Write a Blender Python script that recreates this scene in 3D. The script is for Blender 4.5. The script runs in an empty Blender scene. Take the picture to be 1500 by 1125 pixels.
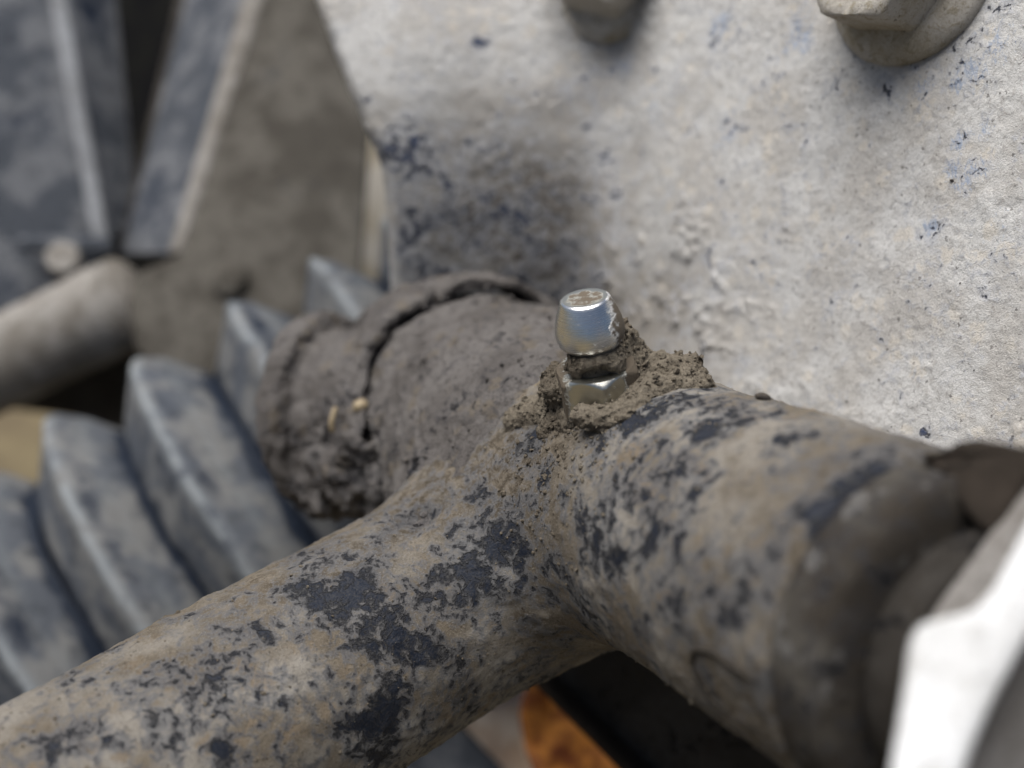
import bpy, math, random
import numpy as np
from mathutils import Vector, Matrix

random.seed(7)
rng = np.random.default_rng(7)
sc = bpy.context.scene
col = sc.collection
R = math.radians

# ------------------------------------------------------------------ camera
PITCH = 40.0                       # degrees below the horizon
CAMZ = 0.221                       # lens height above the ground (m)
F = 750 / math.tan(R(22.5))        # focal length in photo pixels (1500 wide)
cam = bpy.data.cameras.new('Camera')
cam.sensor_width = 36
cam.lens = 18 / math.tan(R(22.5))
cam.clip_start = 0.005
cam.clip_end = 60
cam.dof.use_dof = True
cam.dof.focus_distance = 0.1075
cam.dof.aperture_fstop = 15.5
cam.dof.aperture_blades = 7
camo = bpy.data.objects.new('Camera', cam)
camo.location = (0, 0, CAMZ)
camo.rotation_euler = (R(90 - PITCH), 0, 0)
col.objects.link(camo)
sc.camera = camo
RM = np.array(camo.rotation_euler.to_matrix())


def w_dir(v):
    return RM @ np.asarray(v, float)


# ------------------------------------------------------------------ light
SUN_TO = w_dir((-0.22, 0.85, 0.48))          # direction towards the light, open side of the wheel well
SUN_TO = SUN_TO / np.linalg.norm(SUN_TO)
world = bpy.data.worlds.new('World')
sc.world = world
world.use_nodes = True
wn = world.node_tree
wn.nodes.clear()
wo = wn.nodes.new('ShaderNodeOutputWorld')
wb = wn.nodes.new('ShaderNodeBackground')
ws = wn.nodes.new('ShaderNodeTexSky')
ws.sky_type = 'NISHITA'
ws.sun_disc = False
ws.sun_elevation = math.asin(SUN_TO[2])
ws.sun_rotation = math.atan2(SUN_TO[0], SUN_TO[1])
ws.air_density = 1.0
ws.dust_density = 3.0
ws.ozone_density = 1.0
wb.inputs['Strength'].default_value = 0.05
wn.links.new(ws.outputs[0], wb.inputs[0])
wn.links.new(wb.outputs[0], wo.inputs[0])
sun = bpy.data.lights.new('sun', 'SUN')
sun.energy = 5.0
sun.angle = R(55)
sun.color = (1.0, 0.975, 0.94)
suno = bpy.data.objects.new('sun', sun)
suno.rotation_euler = Vector(SUN_TO).to_track_quat('Z', 'Y').to_euler()
suno.location = Vector(SUN_TO) * 2
col.objects.link(suno)
sc.view_settings.view_transform = 'Standard'
sc.view_settings.look = 'None'
sc.view_settings.exposure = 0.5
sc.view_settings.gamma = 1.0
sc.view_settings.use_curve_mapping = False
sc.cycles.max_bounces = 6


# ------------------------------------------------------------------ helpers
def P(px, py, d):
    """point in camera axes (mm): photo pixel px, py at depth d mm"""
    return np.array([(px - 750) / F * d, -(py - 562.5) / F * d, -d])


def to_world(v):
    v = np.asarray(v, float)
    return v @ RM.T * 0.001 + np.array([0, 0, CAMZ])


def unit(v):
    v = np.asarray(v, float)
    return v / np.linalg.norm(v)


def frame(a):
    a = unit(a)
    t = np.array([0, 0, 1.0]) if abs(a[2]) < .8 else np.array([1.0, 0, 0])
    u = unit(np.cross(t, a))
    return u, np.cross(a, u), a


def _hash(i, j, k, s):
    h = (i * 374761393 + j * 668265263 + k * 2147483647 + s * 974634777) & 0xffffffff
    h = ((h ^ (h >> 13)) * 1274126177) & 0xffffffff
    h = ((h ^ (h >> 16)) * 2246822519) & 0xffffffff
    return (h ^ (h >> 15)) & 0xffffffff


def noise(p, scale, seed=0):
    """value noise -1..1 of points in mm"""
    q = np.asarray(p, float) * scale
    i = np.floor(q).astype(np.int64)
    f = q - i
    f = f * f * f * (f * (f * 6 - 15) + 10)
    out = 0
    for dx in (0, 1):
        for dy in (0, 1):
            for dz in (0, 1):
                w = (f[:, 0] if dx else 1 - f[:, 0]) * (f[:, 1] if dy else 1 - f[:, 1]) * (f[:, 2] if dz else 1 - f[:, 2])
                out = out + w * (_hash(i[:, 0] + dx, i[:, 1] + dy, i[:, 2] + dz, seed) / 2147483647.5 - 1)
    return out


def fbm(p, scale, octv=4, gain=.5, seed=0):
    s, a, t = 0, 1, 0
    for o in range(octv):
        s = s + a * noise(p, scale * 2.03 ** o, seed + o * 17)
        t += a
        a *= gain
    return s / t


def smin(a, b, k):
    h = np.clip(.5 + .5 * (b - a) / k, 0, 1)
    return b * (1 - h) + a * h - k * h * (1 - h)


def sd_cyl(p, a, b, r):
    a = np.asarray(a, float); b = np.asarray(b, float)
    L = np.linalg.norm(b - a)
    u = (b - a) / L
    t = (p - a) @ u
    rad = np.sqrt(np.maximum(((p - a) ** 2).sum(-1) - t * t, 0))
    dx = rad - r
    dt = np.abs(t - L / 2) - L / 2
    return np.minimum(np.maximum(dx, dt), 0) + np.sqrt(np.maximum(dx, 0) ** 2 + np.maximum(dt, 0) ** 2)


def nets(fn, lo, hi, h):
    """naive surface nets of an SDF; returns verts (camera mm), quads"""
    lo = np.asarray(lo, float)
    n = np.ceil((np.asarray(hi) - lo) / h).astype(int) + 1
    xs = [lo[i] + np.arange(n[i]) * h for i in range(3)]
    v = np.empty(n, np.float32)
    Y, Z = np.meshgrid(xs[1], xs[2], indexing='ij')
    for i in range(n[0]):
        p = np.stack([np.full(Y.shape, xs[0][i]), Y, Z], -1).reshape(-1, 3)
        v[i] = fn(p).reshape(Y.shape)
    s = v < 0
    c = [s[a:n[0] - 1 + a, b:n[1] - 1 + b, d:n[2] - 1 + d] for a in (0, 1) for b in (0, 1) for d in (0, 1)]
    anyc = np.logical_or.reduce(c); allc = np.logical_and.reduce(c)
    I = np.argwhere(anyc & ~allc)
    idx = np.full(np.array(n) - 1, -1, np.int64)
    idx[I[:, 0], I[:, 1], I[:, 2]] = np.arange(len(I))
    acc = np.zeros((len(I), 3)); cnt = np.zeros(len(I))
    for ax in range(3):
        o1, o2 = [k for k in range(3) if k != ax]
        for b1 in (0, 1):
            for b2 in (0, 1):
                A = I.copy(); A[:, o1] += b1; A[:, o2] += b2
                B = A.copy(); B[:, ax] += 1
                va = v[A[:, 0], A[:, 1], A[:, 2]]; vb = v[B[:, 0], B[:, 1], B[:, 2]]
                m = (va < 0) != (vb < 0)
                t = np.where(m, va / np.where(m, va - vb, 1), 0)
                q = A.astype(float); q[:, ax] += t
                acc[m] += q[m]; cnt[m] += 1
    verts = lo + acc / cnt[:, None] * h
    quads = []
    for ax in range(3):
        o1, o2 = (ax + 1) % 3, (ax + 2) % 3
        sl0 = [slice(None)] * 3; sl1 = [slice(None)] * 3
        sl0[ax] = slice(0, -1); sl1[ax] = slice(1, None)
        d = s[tuple(sl0)] != s[tuple(sl1)]
        E = np.argwhere(d)
        E = E[(E[:, o1] > 0) & (E[:, o2] > 0) & (E[:, o1] < n[o1] - 1) & (E[:, o2] < n[o2] - 1)]
        sg = s[E[:, 0], E[:, 1], E[:, 2]]
        def cell(a, b):
            C = E.copy(); C[:, o1] -= a; C[:, o2] -= b
            return idx[C[:, 0], C[:, 1], C[:, 2]]
        q = np.stack([cell(1, 1), cell(0, 1), cell(0, 0), cell(1, 0)], 1)
        q[~sg] = q[~sg][:, ::-1]
        quads.append(q)
    return verts, np.concatenate(quads)


def vnormals(v, q):
    n = np.cross(v[q[:, 2]] - v[q[:, 0]], v[q[:, 3]] - v[q[:, 1]])
    out = np.zeros_like(v)
    for k in range(4):
        np.add.at(out, q[:, k], n)
    return out / np.maximum(np.linalg.norm(out, axis=1), 1e-12)[:, None]


def link(name, me, mat=None, parent=None, base=None):
    o = bpy.data.objects.new(name, me)
    col.objects.link(o)
    if mat is not None:
        me.materials.append(mat)
    if parent is not None:
        o.parent = parent
    if base is not None and parent is None:
        o.location = base
    return o


def mesh_obj(name, v, faces, mat, parent=None, attrs=None, smooth=True, base=None, normals=None):
    """v in camera mm; baked into world metres relative to the thing's base"""
    w = to_world(v)
    root = parent
    off = np.zeros(3)
    while root is not None:
        off = off + np.array(root.location)
        root = root.parent
    if parent is None:
        off = np.array(base) if base is not None else w.mean(0)
    me = bpy.data.meshes.new(name)
    me.from_pydata((w - off).tolist(), [], faces.tolist() if hasattr(faces, 'tolist') else faces)
    me.update()
    if smooth:
        me.polygons.foreach_set('use_smooth', np.ones(len(me.polygons), bool))
    for k, a in (attrs or {}).items():
        at = me.attributes.new(k, 'FLOAT', 'POINT')
        at.data.foreach_set('value', np.asarray(a, np.float32))
    if normals is not None:
        me.normals_split_custom_set_from_vertices((np.asarray(normals) @ RM.T).tolist())
    return link(name, me, mat, parent, off if parent is None else None)


def thing(name, label, cat, base_cam, group=None):
    o = bpy.data.objects.new(name, None)
    o.empty_display_size = .005
    col.objects.link(o)
    o.location = to_world(base_cam)
    return tag(o, label, cat, group)


def tag(o, label=None, cat=None, group=None, kind=None):
    if label: o['label'] = label
    if cat: o['category'] = cat
    if group: o['group'] = group
    if kind: o['kind'] = kind
    return o


def project(v):
    d = -v[:, 2]
    return np.stack([750 + v[:, 0] / d * F, 562.5 - v[:, 1] / d * F, d], 1)


def spot(v, px, py, pr=None):
    """surface vertex that lies where the sight line px, py first meets the mesh"""
    pr = project(v) if pr is None else pr
    e = np.hypot(pr[:, 0] - px, pr[:, 1] - py)
    m = e < max(9, e.min() + 3)
    ii = np.where(m)[0]
    return v[ii[np.argmin(pr[ii, 2])]]


def blobs(v, lst, seed=3, grow=1., gain=1.):
    """wear amount from a list of patches (px, py, radius px, strength), as balls in space"""
    pr = project(v)
    out = np.zeros(len(v))
    wob = np.stack([fbm(v, .35, 3, .6, seed + k) for k in range(3)], 1)
    for px, py, rad, st in lst:
        c = spot(v, px, py, pr)
        rr = rad * grow * -c[2] / F
        d = np.linalg.norm(v + wob * rr * .9 - c, axis=1) / rr
        out = np.maximum(out, st * np.exp(-d ** 2))
    return out * gain


def lathe(prof, seg, c, a):
    """prof [(s, r)] along axis a from c"""
    u, w, a = frame(a)
    th = np.arange(seg) / seg * 2 * math.pi
    v = []
    for s_, r_ in prof:
        v.append(c + a * s_ + r_ * (np.cos(th)[:, None] * u + np.sin(th)[:, None] * w))
    v = np.concatenate(v)
    n = len(prof)
    f = []
    for i in range(n - 1):
        k = np.arange(seg)
        f.append(np.stack([i * seg + k, i * seg + (k + 1) % seg, (i + 1) * seg + (k + 1) % seg, (i + 1) * seg + k], 1))
    f = np.concatenate(f).tolist()
    if prof[0][1] > 1e-6: f.append(list(range(seg))[::-1])
    if prof[-1][1] > 1e-6: f.append([(n - 1) * seg + k for k in range(seg)])
    return v, f


def densify(prof, step):
    out = []
    for (s0, r0), (s1, r1) in zip(prof, prof[1:]):
        n = max(1, int(math.hypot(s1 - s0, r1 - r0) / step))
        out += [(s0 + (s1 - s0) * k / n, r0 + (r1 - r0) * k / n) for k in range(n)]
    return out + [prof[-1]]


def slab(name, pts, thick, mat, parent=None, bevel=.6, sub=0, attrs=None):
    for _ in range(sub):                       # round the outline
        a_ = np.array(pts, float); b_ = np.roll(a_, -1, 0)
        pts = np.stack([a_ * .75 + b_ * .25, a_ * .25 + b_ * .75], 1).reshape(-1, 3)
    """a plate: outline pts [(px,py,d)], its thickness set away from the camera"""
    v = np.array([P(*p) for p in pts])
    c = v.mean(0)
    n = np.zeros(3)
    for i in range(len(v)):
        n += np.cross(v[i] - c, v[(i + 1) % len(v)] - c)
    n = unit(n)
    if n @ c > 0: n = -n                       # faces the camera
    v = np.array([x * ((c @ n) / (x @ n)) for x in v])   # flat outline
    vv = np.concatenate([v, v - n * thick])
    k = len(v)
    f = [list(range(k)), [k + i for i in range(k)][::-1]]
    f += [[i, k + i, k + (i + 1) % k, (i + 1) % k] for i in range(k)]
    o = mesh_obj(name, vv, f, mat, parent, smooth=False)
    import bmesh
    bm = bmesh.new(); bm.from_mesh(o.data)
    bmesh.ops.recalc_face_normals(bm, faces=bm.faces)
    bmesh.ops.bevel(bm, geom=bm.edges[:], offset=bevel * .001, segments=3, affect='EDGES', profile=.6)
    bm.to_mesh(o.data); bm.free()
    o.data.polygons.foreach_set('use_smooth', np.ones(len(o.data.polygons), bool))
    try:
        o.data.set_sharp_from_angle(angle=R(40))
    except Exception:
        pass
    return o


def tube(path, rad, seg=8):
    """swept round tube along camera-mm points; rad scalar or list"""
    path = np.asarray(path, float)
    n = len(path)
    rad = np.full(n, rad) if np.isscalar(rad) else np.asarray(rad)
    tan = np.gradient(path, axis=0)
    u, w, _ = frame(tan[0])
    v = []
    for i in range(n):
        t = unit(tan[i])
        u = unit(u - (u @ t) * t)
        w = np.cross(t, u)
        th = np.arange(seg) / seg * 2 * math.pi
        v.append(path[i] + rad[i] * (np.cos(th)[:, None] * u + np.sin(th)[:, None] * w))
    f = []
    for i in range(n - 1):
        for k in range(seg):
            f.append([i * seg + k, i * seg + (k + 1) % seg, (i + 1) * seg + (k + 1) % seg, (i + 1) * seg + k])
    f.append(list(range(seg))[::-1]); f.append([(n - 1) * seg + k for k in range(seg)])
    return np.concatenate(v), f


# ------------------------------------------------------------------ materials
class G:
    def __init__(s, name):
        s.m = bpy.data.materials.new(name)
        s.m.use_nodes = True
        s.t = s.m.node_tree
        s.t.nodes.clear()
        s.out = s.n('ShaderNodeOutputMaterial')
        s.b = s.n('ShaderNodeBsdfPrincipled')
        s.l(s.b.outputs[0], s.out.inputs[0])
        g = s.n('ShaderNodeNewGeometry')
        sc_ = s.n('ShaderNodeVectorMath'); sc_.operation = 'SCALE'
        sc_.inputs['Scale'].default_value = 1000
        s.l(g.outputs['Position'], sc_.inputs[0])
        s.pos = sc_.outputs[0]
        s.geo = g

    def n(s, t):
        return s.t.nodes.new(t)

    def l(s, a, b):
        s.t.links.new(a, b)

    def put(s, sock, v):
        if isinstance(v, bpy.types.NodeSocket): s.l(v, sock)
        elif isinstance(v, tuple) and len(v) == 3 and sock.type == 'RGBA': sock.default_value = (*v, 1)
        else: sock.default_value = v

    def noise(s, scale, detail=5, rough=.6, dist=0., vec=None, off=0):
        x = s.n('ShaderNodeTexNoise')
        v = s.pos if vec is None else vec
        if off:
            a = s.n('ShaderNodeVectorMath'); a.operation = 'ADD'
            s.l(v, a.inputs[0]); a.inputs[1].default_value = (off, off * 1.7, -off)
            v = a.outputs[0]
        s.l(v, x.inputs['Vector'])
        x.inputs['Scale'].default_value = scale
        x.inputs['Detail'].default_value = detail
        x.inputs['Roughness'].default_value = rough
        x.inputs['Distortion'].default_value = dist
        return x.outputs[0]

    def vor(s, scale, feature='F1', rnd=1.):
        x = s.n('ShaderNodeTexVoronoi'); x.feature = feature
        s.l(s.pos, x.inputs['Vector'])
        x.inputs['Scale'].default_value = scale
        x.inputs['Randomness'].default_value = rnd
        return x.outputs['Distance']

    def ma(s, op, a, b=0., c=None, clamp=False):
        x = s.n('ShaderNodeMath'); x.operation = op; x.use_clamp = clamp
        s.put(x.inputs[0], a); s.put(x.inputs[1], b)
        if c is not None: s.put(x.inputs[2], c)
        return x.outputs[0]

    def step(s, v, lo, hi, t0=0., t1=1.):
        x = s.n('ShaderNodeMapRange'); x.interpolation_type = 'SMOOTHSTEP'
        s.put(x.inputs['Value'], v)
        for k, q in (('From Min', lo), ('From Max', hi), ('To Min', t0), ('To Max', t1)):
            x.inputs[k].default_value = q
        return x.outputs[0]

    def mix(s, f, a, b):
        x = s.n('ShaderNodeMix'); x.data_type = 'RGBA'
        s.put(x.inputs[0], f); s.put(x.inputs[6], a); s.put(x.inputs[7], b)
        return x.outputs[2]

    def attr(s, name):
        x = s.n('ShaderNodeAttribute'); x.attribute_name = name
        return x.outputs['Fac']

    def bump(s, h, dist, strength=1., prev=None):
        x = s.n('ShaderNodeBump')
        x.inputs['Distance'].default_value = dist * .001
        x.inputs['Strength'].default_value = strength
        s.l(h, x.inputs['Height'])
        if prev is not None: s.l(prev, x.inputs['Normal'])
        return x.outputs[0]

    def done(s, colr, rough, normal=None, metal=0., spec=.3):
        s.put(s.b.inputs['Base Color'], colr)
        s.put(s.b.inputs['Roughness'], rough)
        s.put(s.b.inputs['Metallic'], metal)
        s.b.inputs['Specular IOR Level'].default_value = spec
        if normal is not None: s.l(normal, s.b.inputs['Normal'])
        return s.m


def dirty(name, dust, dust2, stain, paint, base=0., k=1., grain=1., speck=.5, haze=.25, rp=.45, f1=.28, f2=1.3, lo=.44, hi=.66, fine=1.,
          film=None, clod=None, scrape=None, pale=None, sgate=.50):
    """dust over paint: attribute wear opens the dust, mud turns it to brown mud, scrape lays streaks, pale a painted edge highlight"""
    g = G(name)
    wear_shade = g.attr('wear_shade'); mud = g.attr('mud')
    n1 = g.noise(f1, 4, .62, .6)
    n2 = g.noise(f2, 4, .62, .5, off=31)
    n3 = g.noise(5.5, 3, .7, off=77)
    nb = g.noise(.11, 3, .6, off=11)
    m = g.ma('ADD', g.ma('MULTIPLY', wear_shade, k), base)
    m = g.ma('MULTIPLY_ADD', g.ma('SUBTRACT', n1, .5), 1.9, m)
    m = g.ma('MULTIPLY_ADD', g.ma('SUBTRACT', n2, .5), .7 + 1.1 * fine, m)
    m = g.ma('MULTIPLY_ADD', g.ma('SUBTRACT', n3, .5), .6 * fine, m)
    mask = g.step(m, lo, hi)
    c = g.mix(g.step(nb, .42, .58), dust, dust2)
    c = g.mix(g.ma('MULTIPLY', g.step(n2, .50, .66), .6), c, stain)
    if clod is not None:
        vd = g.ma('ADD', g.vor(.42), g.ma('MULTIPLY', g.ma('SUBTRACT', n2, .5), .9))
        cl = g.ma('MULTIPLY', g.step(vd, .42, .22), g.step(g.noise(.21, 2, .5, off=91), .47, .56))
        c = g.mix(g.ma('MULTIPLY', cl, .75), c, clod)
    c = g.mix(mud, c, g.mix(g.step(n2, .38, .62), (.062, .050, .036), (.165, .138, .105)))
    if film is not None:
        c = g.mix(g.ma('MULTIPLY', g.step(m, lo - .34, lo + .04), .7), c, film)
    c = g.mix(g.ma('MULTIPLY', g.step(n3, .54, .68), .28 * fine), c, tuple(min(.8, x * 1.4) for x in dust))
    c = g.mix(g.ma('MULTIPLY', g.step(n3, .46, .32), .4 * fine), c, tuple(x * .5 for x in stain))
    sp = g.ma('MULTIPLY', g.step(g.ma('MULTIPLY_ADD', g.ma('SUBTRACT', n3, .5), .7, g.vor(1.0)), .20, .10), g.step(g.noise(.6, 2, .6, off=53), sgate, sgate + .06))
    c = g.mix(g.ma('MULTIPLY', sp, speck), c, tuple(x * .22 for x in stain))
    if scrape is not None:
        mp = g.n('ShaderNodeMapping'); mp.inputs['Scale'].default_value = (3.2, 1.1, .6); mp.inputs['Rotation'].default_value = (.3, .25, .5)
        g.l(g.pos, mp.inputs['Vector'])
        st = g.noise(1.3, 4, .7, 1.2, vec=mp.outputs[0])
        sm = g.step(g.ma('MULTIPLY_ADD', g.attr('scrape'), .26, st), .66, .80)
        c = g.mix(g.ma('MULTIPLY', sm, .6), c, scrape)
    if pale is not None:
        c = g.mix(g.ma('MULTIPLY', g.attr('pale'), g.step(n2, .34, .58)), c, pale)
    pc = g.mix(g.ma('MULTIPLY', g.step(n3, .42, .70), haze), paint, dust2)
    colr = g.mix(mask, c, pc)
    rough = g.ma('MULTIPLY_ADD', mask, rp - .95, .95)
    h = g.ma('MULTIPLY_ADD', mask, -.4, g.ma('MULTIPLY', n2, .9))
    nm = g.bump(h, .32 * grain, .9)
    h2 = g.ma('ADD', g.ma('MULTIPLY', n3, .9), g.noise(14, 2, .7, off=5))
    h2 = g.ma('MULTIPLY', h2, g.ma('MULTIPLY_ADD', mask, -.75, 1.))
    nm = g.bump(h2, .16 * grain, 1., nm)
    return g.done(colr, rough, nm, spec=.2)


M = {}
M['arm'] = dirty('dusty_arm_paint', (.255, .235, .205), (.150, .125, .094), (.088, .067, .043), (.005, .0085, .017), base=.08, haze=.15, rp=.6, lo=.29, hi=.70, f1=.22, f2=1.0,
                 film=(.090, .096, .110), clod=(.19, .148, .102), speck=.6)
M['plate'] = dirty('dusty_plate_paint', (.51, .503, .49), (.43, .412, .388), (.32, .30, .275), (.028, .042, .085), base=.0, grain=.9, speck=.65, haze=.2, rp=.6, lo=.42, hi=.72,
                   film=(.42, .43, .46), clod=(.53, .49, .43), scrape=(.22, .29, .42), sgate=.485)
M['mud'] = dirty('caked_grey_mud', (.205, .190, .180), (.145, .132, .124), (.09, .078, .070), (.016, .017, .022), base=.03, grain=2.2, speck=.6, rp=.9, haze=.4,
                 film=(.085, .082, .088), clod=(.195, .165, .128))
M['brownmud'] = dirty('crumbly_brown_mud', (.25, .215, .165), (.17, .142, .108), (.10, .078, .055), (.03, .024, .018), base=.03, grain=2., speck=.8, rp=.9, f2=2.2)
M['rubber'] = dirty('dusty_black_rubber', (.135, .135, .134), (.068, .075, .088), (.042, .046, .052), (.005, .009, .018), base=.13, grain=.6, speck=.1, haze=.25, rp=.5,
                    f1=.07, f2=.3, lo=.22, hi=.86, fine=.1, pale=(.19, .205, .215))
M['bolt'] = dirty('dust_coated_bolt', (.46, .43, .385), (.36, .32, .25), (.24, .20, .12), (.10, .09, .05), base=-.08, grain=.8, haze=.5)
M['rear'] = dirty('rear_dusty_steel', (.10, .092, .079), (.062, .056, .047), (.043, .038, .032), (.016, .021, .029), base=.06, f1=.10, f2=.45, lo=.35, hi=.7, haze=.4, fine=.2)
M['rearblue'] = dirty('rear_dusty_blue_steel', (.135, .14, .152), (.06, .067, .08), (.042, .046, .053), (.008, .014, .028), base=.26, f1=.06, f2=.3, lo=.3, hi=.72, haze=.3, fine=.2)
M['rearpale'] = dirty('rear_pale_dusty_tube', (.27, .255, .235), (.18, .165, .145), (.13, .11, .09), (.04, .05, .065), base=.02, f1=.10, f2=.45, lo=.35, hi=.7, haze=.5, fine=.2)
M['rearrib'] = dirty('rear_rubbed_rib', (.27, .28, .295), (.20, .205, .215), (.14, .14, .14), (.04, .05, .065), base=.04, f1=.10, f2=.45, lo=.35, hi=.7, haze=.5, fine=.2)
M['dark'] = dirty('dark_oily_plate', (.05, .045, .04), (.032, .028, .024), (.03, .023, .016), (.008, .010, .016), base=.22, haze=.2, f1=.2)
M['browndark'] = dirty('dark_brown_metal', (.040, .031, .024), (.026, .020, .015), (.02, .015, .011), (.010, .009, .009), base=.05)
M['sleeve'] = dirty('shade_dark_sleeve', (.075, .068, .058), (.034, .028, .022), (.02, .016, .012), (.008, .011, .018), base=.15, film=(.045, .045, .05), clod=(.15, .145, .14))  # dark colour also carries the shading at the tube end
M['pale'] = dirty('pale_zinc_bracket', (.66, .665, .67), (.58, .58, .575), (.42, .41, .39), (.30, .34, .38), base=-.05, grain=.6, speck=.4)
M['greyb'] = dirty('grey_dusty_bracket', (.26, .245, .23), (.19, .175, .16), (.13, .115, .1), (.04, .04, .05), base=0.05)


def steel(name, c, rough, c0, axis, lines=True):
    g = G(name)
    a = axis
    dp = g.n('ShaderNodeVectorMath'); dp.operation = 'DOT_PRODUCT'
    g.l(g.pos, dp.inputs[0]); dp.inputs[1].default_value = tuple(a)
    cv = g.n('ShaderNodeCombineXYZ'); g.l(dp.outputs['Value'], cv.inputs[0])
    rings = g.noise(7, 4, .75, vec=cv.outputs[0])
    sm = g.noise(.9, 5, .6, off=9)
    gr = g.noise(3.2, 5, .65, off=19)
    mk = g.step(gr, .55, .72)
    dirt = g.ma('MAXIMUM', g.ma('MULTIPLY', mk, .35), g.attr('mud'))
    dirt = g.ma('MULTIPLY_ADD', g.ma('SUBTRACT', g.noise(1.6, 6, .72, off=3), .5), 1.9, dirt)
    dirt = g.step(dirt, .35, .65)
    cc = g.mix(sm, c, tuple(x * .72 for x in c))
    cc = g.mix(g.ma('MULTIPLY', g.step(rings, .49, .62), .22), cc, tuple(x * .42 for x in c))
    cc = g.mix(dirt, cc, (.085, .066, .045))
    ro = g.ma('MULTIPLY_ADD', rings, .22, rough - .08)
    ro = g.ma('MULTIPLY_ADD', dirt, .5, ro, clamp=True)
    nm = g.bump(rings, .03 if lines else .01, .8)
    nm = g.bump(g.ma('MULTIPLY', dirt, g.noise(6, 4, .7)), .16, .8, nm)
    return g.done(cc, ro, nm, metal=g.ma('SUBTRACT', 1., dirt), spec=.5)


def plain(name, c, c2, scale, rough=.8, bump=.05, spec=.3, trans=0.):
    g = G(name)
    n = g.noise(scale, 6, .65, .3)
    cc = g.mix(g.step(n, .35, .65), c, c2)
    nm = g.bump(g.noise(scale * 3, 5, .65), bump, .8)
    return g.done(cc, rough, nm, spec=spec)


M['straw'] = plain('dry_straw', (.27, .22, .14), (.17, .13, .08), 2., .6, .02)
M['leaf'] = plain('orange_brown_leaf', (.66, .25, .04), (.20, .05, .012), .3, .5, .5)
M['leafpale'] = plain('pale_leaf', (.74, .64, .52), (.55, .40, .28), .25, .6, .1)
M['ground'] = plain('dry_dusty_ground', (.13, .105, .06), (.09, .07, .042), .05, .95, .8)  # evenly darkened in place of shade from the vehicle
M['fibre'] = plain('dark_fibre', (.02, .017, .014), (.035, .028, .02), 1., .8, .01)
M['black'] = plain('near_black_gap', (.004, .004, .005), (.008, .008, .007), .1, .9, .05, spec=.05)  # near black, so the shade of the gap is in the colour
M['palegrit'] = plain('pale_grit', (.35, .32, .28), (.25, .21, .16), 1., .9, .05)
M['darkgrit'] = plain('dark_grit', (.028, .024, .022), (.06, .05, .04), 1.5, .9, .05)

# ------------------------------------------------------------------ ground
gs = 3.0
gm = bpy.data.meshes.new('ground')
gm.from_pydata([(-gs, -gs, 0), (gs, -gs, 0), (gs, gs, 0), (-gs, gs, 0)], [], [[0, 1, 2, 3]])
tag(link('ground', gm, M['ground']), kind='structure')

# ------------------------------------------------------------------ axes of the arm
A0 = P(700, 621, 150)
A1 = P(1300, 907, 85)
AX = unit(A1 - A0)
RA = 12.3
LA = np.linalg.norm(A1 - A0)
SEAM = A0 + AX * (LA + 2.5)
B0 = P(705, 852, 123)
B1 = P(445, 1005, 112)
BX = unit(B1 - B0)
RB = 11.0
BJ = B0 - BX * 9
BE = B1 + BX * 60

# grease fitting: axis and seat on the tube
NX = unit((-.17, .87, .45))
nn = unit(NX - (NX @ AX) * AX)
best = None
for t in np.linspace(5, LA, 400):
    for rot in np.linspace(-.6, .6, 61):
        sidev = np.cross(AX, nn)
        q = A0 + AX * t + RA * (math.cos(rot) * nn + math.sin(rot) * sidev)
        pr = project(q[None])[0]
        e = math.hypot(pr[0] - 880, pr[1] - 588)
        if best is None or e < best[0]:
            best = (e, q, t, rot)
NB = best[1]
NN = unit(NB - (A0 + AX * best[2]))
print('fitting seat', best[0], project(NB[None])[0], 'rot', best[3])


# ------------------------------------------------------------------ mounting plate behind (folded sheet)
def plate_depth(u, v):
    inv = 1 / 109 + (1450 - u) / 500 * (1 / 146 - 1 / 109)
    u0 = 905
    inv0 = 1 / 109 + (1450 - u0) / 500 * (1 / 146 - 1 / 109)
    s = 1 / (1 + np.exp(-(u - u0) / 22))                # the fold
    soft = inv0 + (inv - inv0) * s
    d = 1 / soft
    d = d + (300 - v) / 300 * 2.2                       # leans back at the top
    ramp = np.clip((v - 130) / 330, 0, 1.3)
    left = 1 / (1 + np.exp((u - 880) / 14))
    d = d + left * 12 * ramp ** 1.7                     # hollow under the fold
    d = d + (1 - left) * 0
    d = d - 2.2 * np.exp(-((u - 640) / 180) ** 2 - ((v - 40) / 140) ** 2)
    return d


def plate_edge(v):
    xs = [-300, 0, 80, 150, 240, 300, 390, 520, 900]
    ys = [400, 463, 490, 520, 558, 566, 570, 580, 600]
    return np.interp(v, xs, ys)


vv = np.linspace(-220, 900, 380)
tt = np.linspace(0, 1, 380)
V_, T_ = np.meshgrid(vv, tt, indexing='ij')
E_ = plate_edge(V_)
U_ = E_ + (1640 - E_) * T_
D_ = plate_depth(U_, V_)
near = np.clip(1 - (U_ - E_) / 16, 0, 1)
D_ = D_ + near ** 2 * 2.2                                # rolled edge
pv = np.stack([(U_ - 750) / F * D_, -(V_ - 562.5) / F * D_, -D_], -1).reshape(-1, 3)
nr, nc = V_.shape
ii = np.arange(nr * nc).reshape(nr, nc)
q1 = np.stack([ii[:-1, :-1], ii[1:, :-1], ii[1:, 1:], ii[:-1, 1:]], -1).reshape(-1, 4)
pn = vnormals(pv, q1)
if (pn * pv).sum(1).mean() > 0:
    pn = -pn; q1 = q1[:, ::-1]
disp = .28 * fbm(pv, .12, 3, .5, 5) + .10 * fbm(pv, .8, 4, .6, 9)
crust = np.clip(fbm(pv, .25, 3, .6, 21) - .08, 0, 1)
pp = project(pv)
heap = np.exp(-((pp[:, 0] - 1010) / 130) ** 2 - ((pp[:, 1] - 440) / 110) ** 2)
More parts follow.
